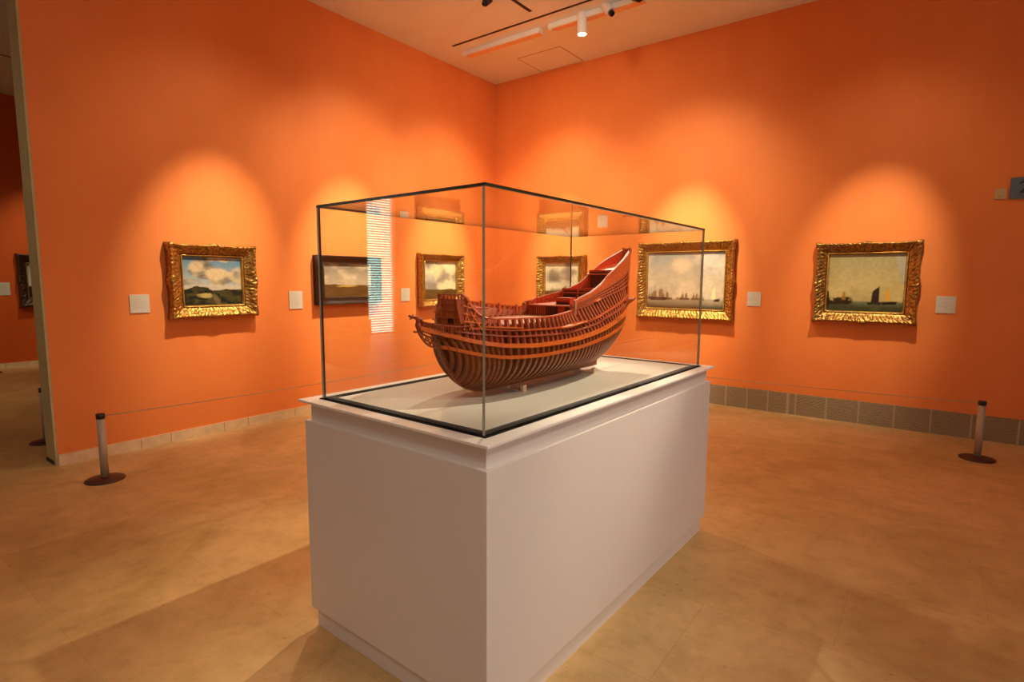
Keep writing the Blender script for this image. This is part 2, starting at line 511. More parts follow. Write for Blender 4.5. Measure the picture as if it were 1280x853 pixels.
def art_squall(u, v):
    n = fbm(u*3.0, v*3.0, 5, 33)
    c = mixc(full(u, (118, 108, 92)), full(u, (196, 184, 152)), sm(.35, .65, n))
    c = mixc(c, full(u, (98, 92, 78)), .75*blob(u, v, .25, .62, .2, .2, .6))
    c = mixc(c, full(u, (206, 196, 166)), .8*blob(u, v, .3, .36, .3, .1, .6))
    sea = mixc(full(u, (62, 44, 18)), full(u, (110, 88, 44)), fbm(u*7, v*20, 4, 8))
    c = mixc(c, sea, 1-sm(.20, .23, v))
    c = mixc(c, full(u, (112, 74, 42)), tri(u, v, [(.46, .22), (.56, .22), (.68, .40), (.62, .36)]))
    c = mixc(c, full(u, (40, 26, 14)), tri(u, v, [(.43, .20), (.60, .20), (.62, .235), (.42, .235)]))
    return c
def ship_marks(c, u, v, x, y, s, hull, sail):
    c = mixc(c, full(u, sail), .85*tri(u, v, [(x-s*.5, y+s*.15), (x-s*.1, y+s*.15), (x-s*.14, y+s*.8), (x-s*.4, y+s*.7)]))
    c = mixc(c, full(u, sail), .85*tri(u, v, [(x+s*.0, y+s*.2), (x+s*.36, y+s*.2), (x+s*.3, y+s*1.0), (x+s*.05, y+s*.9)]))
    c = mixc(c, full(u, hull), .9*tri(u, v, [(x-s*.62, y-s*.16), (x+s*.5, y-s*.16), (x+s*.68, y+s*.16), (x-s*.7, y+s*.2)]))
    for m in (-.28, .15):
        c = mixc(c, full(u, hull), .8*tri(u, v, [(x+s*m-.003, y), (x+s*m+.003, y), (x+s*m+.003, y+s*1.25), (x+s*m-.003, y+s*1.25)]))
    return c
def art_fleet(u, v):
    n = fbm(u*3.4, v*3.4, 5, 41)
    c = mixc(full(u, (184, 170, 144)), full(u, (138, 142, 138)), sm(.45, 1, v))
    c = mixc(c, full(u, (218, 196, 164)), sm(.42, .74, n)*.8)
    c = mixc(c, full(u, (238, 200, 164)), .7*blob(u, v, .45, .78, .12, .12, .6))
    c = mixc(c, full(u, (148, 152, 150)), .5*blob(u, v, .82, .88, .16, .1, .6))
    sea = mixc(full(u, (150, 136, 108)), full(u, (70, 62, 44)), sm(.15, 0, v)+.3*(fbm(u*6, v*30, 3, 3)-.5))
    c = mixc(c, sea, 1-sm(.155, .185, v))
    for x, y, s in ((.05, .175, .085), (.155, .165, .185), (.255, .17, .12), (.51, .175, .105), (.65, .175, .09), (.33, .165, .03), (.42, .17, .03), (.74, .165, .04)):
        c = ship_marks(c, u, v, x, y, s, (52, 38, 26), (128, 98, 62))
    c = mixc(c, full(u, (240, 206, 150)), tri(u, v, [(.845, .17), (.905, .17), (.885, .42), (.865, .36)]))
    c = mixc(c, full(u, (56, 42, 30)), tri(u, v, [(.88, .135), (.945, .135), (.96, .19), (.885, .175)]))
    return c
def art_calm(u, v):
    n = fbm(u*3, v*3, 5, 53)
    c = mixc(full(u, (190, 172, 112)), full(u, (158, 148, 104)), sm(.3, 1, v))
    c = mixc(c, full(u, (160, 142, 88)), sm(.4, .75, n)*.45)
    c = mixc(c, full(u, (160, 158, 140)), .8*tri(u, v, [(.86, 1.02), (.95, .55), (1.02, .45), (1.02, 1.02)]))
    sea = mixc(full(u, (60, 62, 34)), full(u, (112, 118, 88)), sm(.05, .17, v)*fbm(u*6, v*22, 3, 4)*1.2)
    c = mixc(c, sea, 1-sm(.16, .19, v))
    c = mixc(c, full(u, (46, 32, 14)), np.clip(blob(u, v, .12, .17, .17, .07)+blob(u, v, .27, .18, .08, .07), 0, 1)*sm(.3, .5, fbm(u*14, v*14, 3, 2)+.15))
    c = mixc(c, full(u, (38, 26, 12)), tri(u, v, [(0, .08), (.03, .08), (.02, .34), (0, .36)]))
    c = mixc(c, full(u, (150, 110, 36)), .85*tri(u, v, [(.20, .19), (.26, .19), (.25, .32), (.22, .34)]))
    c = mixc(c, full(u, (44, 34, 22)), tri(u, v, [(.59, .14), (.70, .14), (.69, .44), (.61, .36)]))
    c = mixc(c, full(u, (40, 30, 18)), tri(u, v, [(.56, .12), (.72, .12), (.73, .165), (.54, .165)]))
    c = mixc(c, full(u, (206, 152, 52)), .9*tri(u, v, [(.77, .2), (.85, .2), (.82, .40), (.78, .38)]))
    c = mixc(c, full(u, (40, 28, 16)), tri(u, v, [(.74, .125), (.91, .125), (.93, .18), (.73, .17)]))
    c = mixc(c, full(u, (84, 84, 50)), .7*blob(u, v, .65, .07, .06, .06, .7))
    return c
def art_pale(u, v):
    n = fbm(u*3, v*3, 5, 61)
    c = mixc(full(u, (206, 200, 180)), full(u, (150, 160, 160)), sm(.4, 1, v)*n*1.4)
    land = mixc(full(u, (24, 18, 12)), full(u, (60, 46, 26)), fbm(u*6, v*8, 4, 5))
    c = mixc(c, land, 1-sm(.30, .36, v))
    return mixc(c, full(u, (26, 20, 12)), blob(u, v, .75, .5, .2, .35))

def canvas_mat():
    t = NT('oil_paint')
    a = t.node('ShaderNodeVertexColor', layer_name='paint')
    n = t.noise(t.coords(), 90, 4, .6)
    t.set(Base_Color=a.outputs['Color'], Roughness=.42)
    t.b.inputs['Specular IOR Level'].default_value = .35
    t.bump(n, .15, .002)
    return t.m
M['oil'] = canvas_mat()

def canvas(parent, w, h, art, y, nx=150):
    ny = max(20, int(nx*h/w))
    xs = np.linspace(-w/2, w/2, nx); zs = np.linspace(-h/2, h/2, ny)
    U, V = np.meshgrid(np.linspace(0, 1, nx), np.linspace(0, 1, ny))
    k = .05 if art in (art_dunes, art_beach, art_storm, art_pale) else .014
    Uw = U+k*(fbm(U*7, V*7, 4, 71)-.5)+k*.5*(fbm(U*22, V*22, 3, 72)-.5)
    Vw = V+k*(fbm(U*7, V*7, 4, 73)-.5)+k*.5*(fbm(U*22, V*22, 3, 74)-.5)
    tone = .86+.28*fbm(U*26, V*26, 3, 75)
    col = np.clip(art(Uw, Vw)*tone[..., None], 0, 1)
    verts = [(float(xs[i]), y, float(zs[j])) for j in range(ny) for i in range(nx)]
    faces = [(j*nx+i, j*nx+i+1, (j+1)*nx+i+1, (j+1)*nx+i) for j in range(ny-1) for i in range(nx-1)]
    me = bpy.data.meshes.new('canvas')
    me.from_pydata(verts, [], faces)
    at = me.color_attributes.new('paint', 'FLOAT_COLOR', 'POINT')
    rgba = np.ones((ny*nx, 4), dtype=np.float32); rgba[:, :3] = col.reshape(-1, 3)
    at.data.foreach_set('color', rgba.ravel())
    return link('canvas', me, M['oil'], parent)

# picture frames: local x right, z up, -y towards the viewer, back at y=0
def moulding(parent, name, W, H, w, h, prof, mat, orn=None, wavy=None, step=.006):
    """closed mitred moulding; prof = [(t 0 outer..1 inner, depth)], orn(a, L, t, side)->extra depth, wavy -> outward shift"""
    side_len = [W, H, W, H]
    cols = []
    for s in range(4):
        n = max(2, int(side_len[s]/step))
        for i in range(n): cols.append((s, i/n, side_len[s]))
    def pos(s, f, t):
        a, b = W/2*(1-t)+w/2*t, H/2*(1-t)+h/2*t
        c = [(-a, -b), (a, -b), (a, b), (-a, b), (-a, -b)]
        (x0, z0), (x1, z1) = c[s], c[s+1]
        return x0+(x1-x0)*f, z0+(z1-z0)*f
    out = [(0, -1), (1, 0), (0, 1), (-1, 0)]
    bm = bm_new(); rows = []
    for s, f, L in cols:
        ring = []
        for t, d in prof:
            x, z = pos(s, f, max(0, t)); e = orn(f, L, t, s) if orn else 0.0
            k = wavy(f, L, s)*(1-min(1, max(0, t)*1.6)) if wavy else 0.0
            if f == 0:                       # at a mitre push along both sides
                p = out[(s-1) % 4]; q = out[s]
                x += (p[0]+q[0])*k; z += (p[1]+q[1])*k
            else:
                x += out[s][0]*k; z += out[s][1]*k
            ring.append(bm.verts.new((x, -(d+e), z)))
        rows.append(ring)
    N = len(rows)
    for i in range(N):
        A, B = rows[i], rows[(i+1) % N]
        for k in range(len(prof)-1):
            bm.faces.new((A[k], B[k], B[k+1], A[k+1]))
        bm.faces.new((A[-1], B[-1], B[0], A[0]))      # closed back
    return obj(name, bm, mat, parent, smooth=True)

def hump(x, c, w): return math.exp(-((x-c)/w)**2)
def ornate(parent, W, H, w, h, seed, dark=False, deep=.098, scal=1.0, cart=1.0):
    m = M['gold_dark'] if dark else M['gold']
    r = random.Random(seed)
    ph = [r.uniform(0, 6) for _ in range(8)]
    def cx(f, L, s): return (hump(f*L, L/2, .055)+.8*hump(f*L, 0, .05)+.8*hump(f*L, L, .05))*cart
    def orn(f, L, t, s):
        if t <= .02 or t > .93: return 0.0
        a = f*L
        k = math.sin(PI*min(1, max(0, (t-.02)/.9)))
        leaf = abs(math.sin(a*PI/.036*scal+1.4*math.sin(t*5+ph[s])+ph[s]))
        curl = math.sin(a*PI/.021+t*13+ph[s+4])
        fine = float(vnoise(np.array(a*130+ph[s]*9), np.array(t*14+seed*3.0)))-.5
        blob_ = float(vnoise(np.array(a*42+ph[s]*3), np.array(t*5+seed*7.0)))-.5
        return k*(.006*leaf+.005*curl+.015*fine+.016*blob_+.012*cx(f, L, s)*math.cos(t*9-2)**2)
    def wavy(f, L, s):
        a = f*L
        return .0035*abs(math.sin(a*PI/.045+ph[s]))+.014*cx(f, L, s)+.004*(float(vnoise(np.array(a*70.0), np.array(seed*5.0+s)))-.5)
    t = [(0, 0)]+[(q, deep*k) for q, k in ((0, .35), (.01, .66), (.03, .86), (.07, .97), (.13, 1.0), (.22, .95), (.32, .87), (.43, .78), (.54, .69), (.65, .60), (.76, .52), (.88, .45), (1.0, .40))]
    moulding(parent, 'frame_moulding', W, H, w+.036, h+.036, t, m, orn, wavy)
    s2 = [(0, 0), (0, deep*.46), (.25, deep*.50), (.5, deep*.46), (.62, deep*.36), (1.0, deep*.28)]
    moulding(parent, 'gilt_slip', w+.036, h+.036, w, h, s2, M['gold_slip'], step=.05)

def picture(name, wall, a, z, label, W, H, w, h, kind, art, seed=1, cz=0.0, **k):
    """wall 'L': on x=0 facing +x, a=y centre; 'R': on y=0 facing -y, a=x centre; 'F': far wall"""
    if wall == 'L': o = empty(name, (0.001, a, z), R(90))
    elif wall == 'F': o = empty(name, (XF+.001, a, z), R(90))
    else: o = empty(name, (a, -.001, z), 0)
    tag(o, label, 'painting', 'framed paintings on the orange walls')
    if kind == 'gilt': ornate(o, W, H, w, h, seed, **k)
    elif kind == 'far':
        ornate(o, W, H, w, h, seed, **k)
        o.children[0].data.materials[0] = M['far_frame']
    else:
        pr = [(0, 0), (0, .075), (.04, .085), (.12, .087), (.2, .080), (.28, .070), (.8, .046), (.86, .050), (.92, .046), (1.0, .038)]
        moulding(o, 'frame_moulding', W, H, w+.02, h+.02, pr, M['ebony'], step=.1)
        moulding(o, 'inner_bead', w+.02, h+.02, w, h, [(0, 0), (0, .040), (.5, .044), (1, .03)], M['ebony_bead'], step=.1)
    canvas(o, w+.004, h+.004, art, -.020)
    return o
picture('gilt_framed_painting', 'L', -4.294, 1.466, 'gilt framed landscape with blue sky over dark dunes, leftmost on the left orange wall', .785, .665, .53, .445, 'gilt', art_dunes, 1)
picture('dark_framed_painting', 'L', -2.762, 1.477, 'wide painting in a plain black frame seen through the left side of the glass case', .895, .552, .66, .375, 'dark', art_beach)
picture('gilt_framed_painting', 'L', -1.234, 1.478, 'small nearly square gilt framed cloudy seascape above the ship bow', .835, .70, .612, .51, 'gilt', art_storm, 3, cart=.6)
picture('gilt_framed_painting', 'R', 1.236, 1.478, 'small gilt framed seascape with a tilting boat right of the room corner', .775, .70, .545, .50, 'gilt', art_squall, 4, cart=.6)
picture('gilt_framed_painting', 'R', 3.02, 1.492, 'largest gilt framed seascape, pale sky and many ships, crossed by the right glass edge', 1.18, .945, .955, .685, 'gilt', art_fleet, 5)
picture('gilt_framed_painting', 'R', 4.913, 1.480, 'gilt framed seascape under a yellow sky with a dark sail, rightmost on the wall', .895, .815, .665, .585, 'gilt', art_calm, 6, dark=True, cart=1.2)
picture('dark_carved_painting', 'F', -4.0, 1.43, 'dark carved frame with a pale picture on the far wall beyond the opening at left', .70, .87, .44, .56, 'far', art_pale, 8)

def wall_label(wall, a, z, label, w=.15, h=.158, lines=6):
    loc = {'L': (0.0005, a, z), 'R': (a, -.0005, z), 'F': (XF+.0005, a, z)}[wall]
    o = empty('wall_label', loc, R(90) if wall in 'LF' else 0)
    tag(o, label, 'label', 'caption cards beside the paintings')
    bm = bm_new(); add_box(bm, -w/2, w/2, -.008, 0, -h/2, h/2, bevel=.0015)
    obj('card', bm, M['label'], o)
    bm = bm_new()
    r = random.Random(int(a*100))
    for k in range(lines):
        zz = h*.36-k*h*.115
        add_box(bm, -w*.40, -w*.40+w*(.8 if k not in (0, 1) else .5)*r.uniform(.75, 1), -.0084, -.0078, zz-.0022, zz+.0022)
    obj('printed_lines', bm, M['label_ink'], o)
    return o
wall_label('L', -4.915, 1.27, 'pale caption card left of the blue-sky dune landscape, above the left barrier rope')
wall_label('L', -3.433, 1.262, 'pale caption card just outside the left edge of the glass case', .155, .19, 7)
wall_label('L', -1.868, 1.29, 'pale caption card seen through the glass left of the nearly square seascape', .15, .165)
wall_label('R', 1.86, 1.28, 'pale caption card hidden behind the ship stern right of the tilting-boat seascape', .15, .16)
wall_label('R', 3.837, 1.285, 'pale caption card right of the largest ship painting', .148, .165, 5)
wall_label('R', 5.587, 1.273, 'grey caption card right of the yellow-sky painting, near the right picture edge', .153, .165, 5)
wall_label('F', -4.54, 1.296, 'caption card on the far wall at the left picture edge', .17, .21)

# ------------------------------------------------------------------ switch and sign on the right wall
sw = empty('wall_switch', (5.908, -.0005, 2.295))
tag(sw, 'small cream square wall switch beside the blue-grey number sign', 'switch')
bm = bm_new(); add_box(bm, -.043, .043, -.012, 0, -.048, .048, bevel=.004); obj('switch_plate', bm, M['switch'], sw)
bm = bm_new(); add_box(bm, -.018, .018, -.020, -.010, -.022, .022, bevel=.003); obj('button', bm, M['switch'], sw)
sg = empty('room_sign', (6.085, -.0005, 2.335))
tag(sg, 'blue-grey room number sign on the right wall at the picture edge', 'sign')
bm = bm_new(); add_box(bm, -.115, .115, -.02, 0, -.095, .095, bevel=.003); obj('sign_plate', bm, M['sign'], sg)
cv = bpy.data.curves.new('numeral', 'FONT'); cv.body = '2'; cv.size = .15; cv.align_x = 'CENTER'; cv.align_y = 'CENTER'; cv.extrude = .001
tmp = bpy.data.objects.new('lettering', cv); COL.objects.link(tmp)
nme = bpy.data.meshes.new_from_object(tmp.evaluated_get(bpy.context.evaluated_depsgraph_get()))
bpy.data.objects.remove(tmp); bpy.data.curves.remove(cv)
nme.materials.clear(); no = link('numeral', nme, M['sign_ink'])
no.parent = sg; no.location = (-.022, -.0205, .0); no.rotation_euler = (R(90), 0, 0)

# ------------------------------------------------------------------ barrier posts
def barrier(loc, label, group='low rope barrier posts'):
    o = empty('barrier_post', loc)
    tag(o, label, 'barrier post', group)
    bm = bm_new()
    add_lathe(bm, [(0, 0), (.125, 0), (.127, .006), (.120, .012), (.07, .020), (.032, .026), (0, .026)], 40)
    obj('base', bm, M['base_brown'], o, True)
    bm = bm_new(); add_lathe(bm, [(0, .02), (.026, .02), (.026, .47), (0, .47)], 24)
    p = obj('post', bm, M['steel'], o, True)
    bm = bm_new(); add_lathe(bm, [(0, .466), (.029, .466), (.029, .496), (.026, .502), (0, .502)], 24)
    obj('cap', bm, M['blk_plastic'], o, True)
    return o
PL, PC, PR = (.658, -5.447), (.66, -.80), (5.876, -.780)
barrier((*PL, 0), 'short steel barrier post on a round brown base near the left wall end')
barrier((*PC, 0), 'short steel barrier post hidden behind the plinth in the room corner')
barrier((*PR, 0), 'short steel barrier post before the ribbed skirting at the right picture edge')
barrier((-.874, -5.428, 0), 'dark barrier post beyond the opening, partly behind the left wall end')
barrier((-6.13, -4.87, 0), 'farthest barrier post, its base cut by the left picture edge')
def rope(p, q, label, z=.482):
    a = Vector((*p, z)); b = Vector((*q, z)); d = (b-a).normalized()
    bm = bm_new()
    add_tube(bm, [a+d*.0335+(b-a-d*.067)*t-Vector((0, 0, .03*4*t*(1-t))) for t in [i/24 for i in range(25)]], .0042, 6)
    o = obj('barrier_rope', bm, M['cord'], None, True)
    tag(o, label, 'rope', 'thin barrier ropes')
rope(PL, PC, 'thin tan barrier rope along the left orange wall')
rope(PC, PR, 'thin tan barrier rope along the right wall above the ribbed skirting')

# ------------------------------------------------------------------ ceiling fittings
def linear_light(x0, x1, y, label):
    o = empty('linear_ceiling_light', ((x0+x1)/2, y, CE))
    tag(o, label, 'ceiling light', 'linear ceiling fittings')
    L = (x1-x0)/2
    bm = bm_new(); add_box(bm, -L, L, -.05, .05, -.055, 0, bevel=.003); obj('housing', bm, M['white_metal'], o)
    bm = bm_new(); add_box(bm, -L+.06, L-.01, -.040, .044, -.062, -.0545, bevel=.002); obj('glow_underside', bm, M['wall_glow'], o)
    bm = bm_new(); add_box(bm, -L+.005, -L+.045, -.03, .02, -.064, -.0545, bevel=.003); obj('end_clip', bm, M['white_metal'], o)
    return o
linear_light(.42, 1.62, -1.16, 'white linear ceiling light with orange underside, nearer the room corner')
linear_light(1.74, 2.9, -1.16, 'white linear ceiling light behind the lit tube spotlight')
sp = empty('tube_spotlight', (2.187, -1.2, CE))
tag(sp, 'white tube spotlight hanging from the ceiling with a glowing end', 'spotlight')
bm = bm_new(); add_lathe(bm, [(0, 0), (.055, 0), (.055, -.215), (.052, -.22), (.048, -.22), (.048, -.200), (0, -.200)], 32); obj('tube', bm, M['white_metal'], sp, False)
bm = bm_new(); add_lathe(bm, [(0, -.204), (.047, -.204), (.047, -.2105), (0, -.2105)], 32); obj('lamp_face', bm, M['lamp'], sp)
def track_spot(x, y, zdrop, tilt, az, label, size=1.0, body='white_metal'):
    o = empty('track_spotlight', (x, y, CE), az)
    tag(o, label, 'spotlight', 'track spotlights on the ceiling')
    bm = bm_new(); add_lathe(bm, [(0, 0), (.018, 0), (.018, -zdrop), (0, -zdrop)], 16); obj('stem', bm, M[body], o)
    rot = Matrix.Translation((0, 0, -zdrop)) @ Matrix.Rotation(tilt, 4, 'Y')
    bm = bm_new(); add_lathe(bm, [(0, .06*size), (.042*size, .06*size), (.05*size, .045*size), (.05*size, -.075*size), (.046*size, -.08*size), (0, -.08*size)], 24)
    bmesh.ops.transform(bm, matrix=rot, verts=bm.verts); obj('body', bm, M[body], o)
    bm = bm_new(); add_lathe(bm, [(0, -.078*size), (.030*size, -.078*size), (.030*size, -.115*size), (.026*size, -.118*size), (.026*size, -.095*size), (0, -.095*size)], 24)
    bmesh.ops.transform(bm, matrix=rot, verts=bm.verts); obj('snoot', bm, M['blk_plastic'], o)
    return o
track_spot(2.50, -1.22, .03, R(-38), R(-10), 'white track spotlight with black snoot, right of the lit tube spotlight')
track_spot(2.83, -1.22, .02, R(-60), R(-20), 'black track spotlight at the top picture edge, right of the white one', .8, 'blk_plastic')
track_spot(1.55, -2.06, .02, R(-50), R(-100), 'black track spotlight at the top picture edge, left of the lit tube spotlight', .7, 'blk_plastic')
# ------------------------------------------------------------------ display case
GA, GB, GT = 1.894, .897, 1.789
C0 = Vector((4.372, -5.502, 0)); ROT = math.atan2(1.0, .024)
cs, sn = math.cos(ROT), math.sin(ROT)
def case_pt(s, t, z=0.0): return Vector((C0.x+s*cs-t*sn, C0.y+s*sn+t*cs, z))
case = empty('display_case', case_pt(GA/2, GB/2), ROT)
tag(case, 'large white museum plinth with a clear glass hood in the middle of the floor', 'display case')
def rect(bm, o, z0, z1, mi=0, bevel=0.0, s0=None):
    return add_box(bm, -GA/2-o, GA/2+o, -GB/2-o, GB/2+o, z0, z1, mi, bevel)
def ring(bm, o, i, z0, z1):
    add_box(bm, -GA/2-o, GA/2+o, -GB/2-o, -GB/2+i, z0, z1); add_box(bm, -GA/2-o, GA/2+o, GB/2-i, GB/2+o, z0, z1)
    add_box(bm, -GA/2-o, -GA/2+i, -GB/2+i, GB/2-i, z0, z1); add_box(bm, GA/2-i, GA/2+o, -GB/2+i, GB/2-i, z0, z1)
bm = bm_new(); rect(bm, .034, 0, .088); obj('toe_kick', bm, M['plinth'], case)
bm = bm_new(); rect(bm, .052, .088, .912, bevel=.002); obj('plinth_body', bm, M['plinth'], case)
bm = bm_new(); rect(bm, .033, .912, .984); obj('neck', bm, M['plinth'], case)
bm = bm_new()
V = []
for o_, z_ in ((.036, .980), (.066, .989), (.070, .991), (.070, .9985), (.0685, 1.0)):
    V.append([bm.verts.new((sx*(GA/2+o_), sy*(GB/2+o_), z_)) for sx, sy in ((-1, -1), (1, -1), (1, 1), (-1, 1))])
for A, B in zip(V[:-1], V[1:]):
    for k in range(4): bm.faces.new((A[k], A[(k+1) % 4], B[(k+1) % 4], B[k]))
bm.faces.new(V[0][::-1]); bm.faces.new(V[-1])
obj('rim', bm, M['rim'], case)
bm = bm_new(); ring(bm, .009, .045, 1.0, 1.003); obj('gasket', bm, M['gasket'], case)
bm = bm_new(); add_box(bm, -GA/2+.045, GA/2-.045, -GB/2+.045, GB/2-.045, 1.0, 1.004); obj('display_board', bm, M['deck_board'], case)
def pane(x0, x1, y0, y1, z0, z1, thin, edge='glass_edge'):
    bm = bm_new()
    fs = add_box(bm, x0, x1, y0, y1, z0, z1)
    bm.normal_update()
    for f in fs:
        f.material_index = 0 if abs(f.normal[thin]) > .9 else 1
    return obj('glass_pane', bm, [M['glass'], M[edge]], case)
th = .010
pane(-GA/2, -GA/2+th, -GB/2+th+.0008, GB/2-th-.0008, 1.003, GT-th, 0)
pane(GA/2-th, GA/2, -GB/2+th+.0008, GB/2-th-.0008, 1.003, GT-th, 0)
pane(-GA/2, GA/2, -GB/2, -GB/2+th, 1.003, GT-th, 1, 'glass_edge_light')
pane(-GA/2, GA/2, GB/2-th, GB/2, 1.003, GT-th, 1, 'glass_edge_light')
pane(-GA/2, GA/2, -GB/2, GB/2, GT-th, GT, 2)

# ------------------------------------------------------------------ the ship model: s along the hull from bow to stern, y across (negative = near side), z height
SC0, TC, ZB = .9, .43, 1.0
ship = empty('ship_model', case_pt(SC0, TC, 1.004), ROT)
tag(ship, 'red-brown wooden model of an old sailing ship hull with open ribs inside the glass case', 'model ship')
def S(s, y, z): return Vector((s-SC0, y, z-1.004))
def I(x, xs, ys): return float(np.interp(x, xs, ys))
def smooth_tab(xs, ys):
    xs = np.array(xs); ys = np.array(ys)
    d = np.diff(ys)/np.diff(xs); m = np.zeros(len(xs)); m[0] = d[0]; m[-1] = d[-1]
    for i in range(1, len(xs)-1):
        m[i] = 0 if d[i-1]*d[i] <= 0 else 2*d[i-1]*d[i]/(d[i-1]+d[i])
    def f(x):
        x = min(max(x, xs[0]), xs[-1]); i = min(int(np.searchsorted(xs, x, 'right'))-1, len(xs)-2)
        h = xs[i+1]-xs[i]; t = (x-xs[i])/h
        return float((2*t**3-3*t**2+1)*ys[i]+(t**3-2*t**2+t)*h*m[i]+(-2*t**3+3*t**2)*ys[i+1]+(t**3-t**2)*h*m[i+1])
    return f
bmax = smooth_tab([.215, .25, .30, .37, .45, .55, .70, .90, 1.1, 1.3, 1.5, 1.6, 1.8], [.008, .062, .108, .150, .186, .213, .231, .236, .226, .198, .15, .12, .10])
btop = smooth_tab([.215, .25, .30, .40, .50, .70, .95, 1.15, 1.33, 1.5, 1.6, 1.8], [.004, .035, .062, .128, .168, .190, .152, .122, .094, .070, .054, .020])
zfoot = smooth_tab([.215, .248, .28, .306, .34, .377, .45, 1.25, 1.36, 1.45, 1.5, 1.56, 1.62, 1.70, 1.8], [1.232, 1.175, 1.128, 1.094, 1.066, 1.047, 1.033, 1.035, 1.062, 1.10, 1.148, 1.222, 1.30, 1.43, 1.66])
zmax = smooth_tab([.215, .35, .5, .8, 1.1, 1.4, 1.6, 1.8], [1.27, 1.225, 1.205, 1.205, 1.225, 1.28, 1.335, 1.40])
_zt0 = smooth_tab([.215, .27, .30, .45, .60, .80, .955, .975, 1.15, 1.3, 1.45, 1.55, 1.68, 1.80], [1.40, 1.425, 1.43, 1.412, 1.396, 1.374, 1.362, 1.395, 1.432, 1.474, 1.546, 1.592, 1.642, 1.685])
_zn0 = smooth_tab([.215, .28, .305, .33, .36, .40, .63, .93, .955, .975, 1.15, 1.3, 1.45, 1.55, 1.68, 1.80], [1.34, 1.415, 1.42, 1.385, 1.352, 1.338, 1.336, 1.350, 1.355, 1.395, 1.432, 1.474, 1.546, 1.592, 1.642, 1.685])
def ztop(s): return _zt0(s if s < .99 else s-.02)
def zfar(s):
    if s < .98: return _zt0(.95) if s > .955 else _zt0(s)
    return _zt0(max(.985, s-.075*(1-max(0, min(1, (s-1.5)/.3)))) if s > 1.05 else .955+(s-.98)*.5)
def znear(s): return _zn0(s if s < .99 else s-.02)
zribA = smooth_tab([.93, 1.1, 1.3, 1.5, 1.72], [1.378, 1.40, 1.44, 1.49, 1.555])
send = smooth_tab([1.0, 1.05, 1.10, 1.15, 1.22, 1.30, 1.385, 1.45, 1.68], [1.45, 1.46, 1.475, 1.505, 1.56, 1.62, 1.672, 1.70, 1.79])
wend = smooth_tab([1.0, 1.12, 1.18, 1.25, 1.30, 1.385, 1.5, 1.68], [.006, .012, .038, .066, .074, .072, .050, .022])
def half0(s, z):
    zf, zm, zt = zfoot(s), zmax(s), ztop(s); b = bmax(s)
    if z <= zm:
        u = min(1, max(0, (z-zf)/max(.01, zm-zf)))
        ex = I(s, [.215, .33, .5, 1.1, 1.3, 1.5], [.85, .72, .56, .56, .72, .95])
        return b*(1-(1-u)**2.2)**ex
    u = min(1.15, (z-zm)/max(.01, zt-zm))
    return b+(btop(s)-b)*(u*u*(3-2*u) if u < 1 else 1)*.85+(btop(s)-b)*.15*u
def half(s, z):
    if s > 1.40:
        e = send(z)
        f = min(1, max(0, (s-1.40)/max(.02, e-1.40)))
        return max(.004, half0(1.40, z)*(1-f)+wend(z)*f-.03*math.sin(PI*f)*-1*.6)
    return max(.003, half0(s, z))

def cant(s, z):
    """frames near the bow fan out: their feet lie further aft than their heads"""
    if s >= .50: return s
    u = min(1, max(0, (z-1.02)/(zmax(s)-1.02)))
    return s+(.50-s)*.34*(1-u)**.9
def rib(s, z0, z1, sg, wid, dep, n=14, off=0.0):
    fr = []
    for i in range(n+1):
        z = z0+(z1-z0)*(i/n)**1.25
        sc = cant(s, z)
        y = half(sc, z)+off
        dz = .004
        dy = (half(sc, z+dz)-half(sc, max(z0-.002, z-dz)))/(2*dz)
        nl = math.hypot(1, dy); ny, nz = 1/nl, -dy/nl        # outward normal in the section plane
        nz = max(-.9, nz)
        fr.append([S(sc-wid/2, sg*(y), z), S(sc+wid/2, sg*(y), z), S(sc+wid/2, sg*max(.002, y-dep*ny), z-dep*nz*.9), S(sc-wid/2, sg*max(.002, y-dep*ny), z-dep*nz*.9)])
    return fr
def build_frames():
    stations = [.222+.021*k for k in range(9)]+[.410+.034*k for k in range(36)]
    for s in stations:
        near_top = 1.318 if s < .292 else znear(s) if s < .95 else zribA(s)
        far_top = 1.318 if s < .292 else zfar(s)-.002 if s < .95 else zribA(s)
        z0 = zfoot(s)
        if s < .50:
            z0 = min([1.02+.001*k for k in range(300) if zfoot(cant(s, 1.02+.001*k)) <= 1.02+.001*k] or [z0])
        if s > 1.40:
            z0 = max(z0, min(float(z) for z in np.linspace(1.0, 1.66, 331) if send(float(z)) > s+.004))
        for sg, zt in ((-1, near_top), (1, far_top)):
            bm = bm_new()
            add_sweep(bm, rib(s, z0, zmax(s)+.03 if z0 < zmax(s) else z0+.03, sg, .0165, .020, 16))
            bmesh.ops.recalc_face_normals(bm, faces=bm.faces)
            obj('rib', bm, M['frame_wood'], ship)
            za = max(zmax(s)+.012, z0)
            if zt > za+.01:
                bm = bm_new(); add_sweep(bm, rib(s+.002, za, zt, sg, .0135, .014, 8, -.0015))
                bmesh.ops.recalc_face_normals(bm, faces=bm.faces)
                obj('top_timber', bm, M['rib_up'], ship)
build_frames()

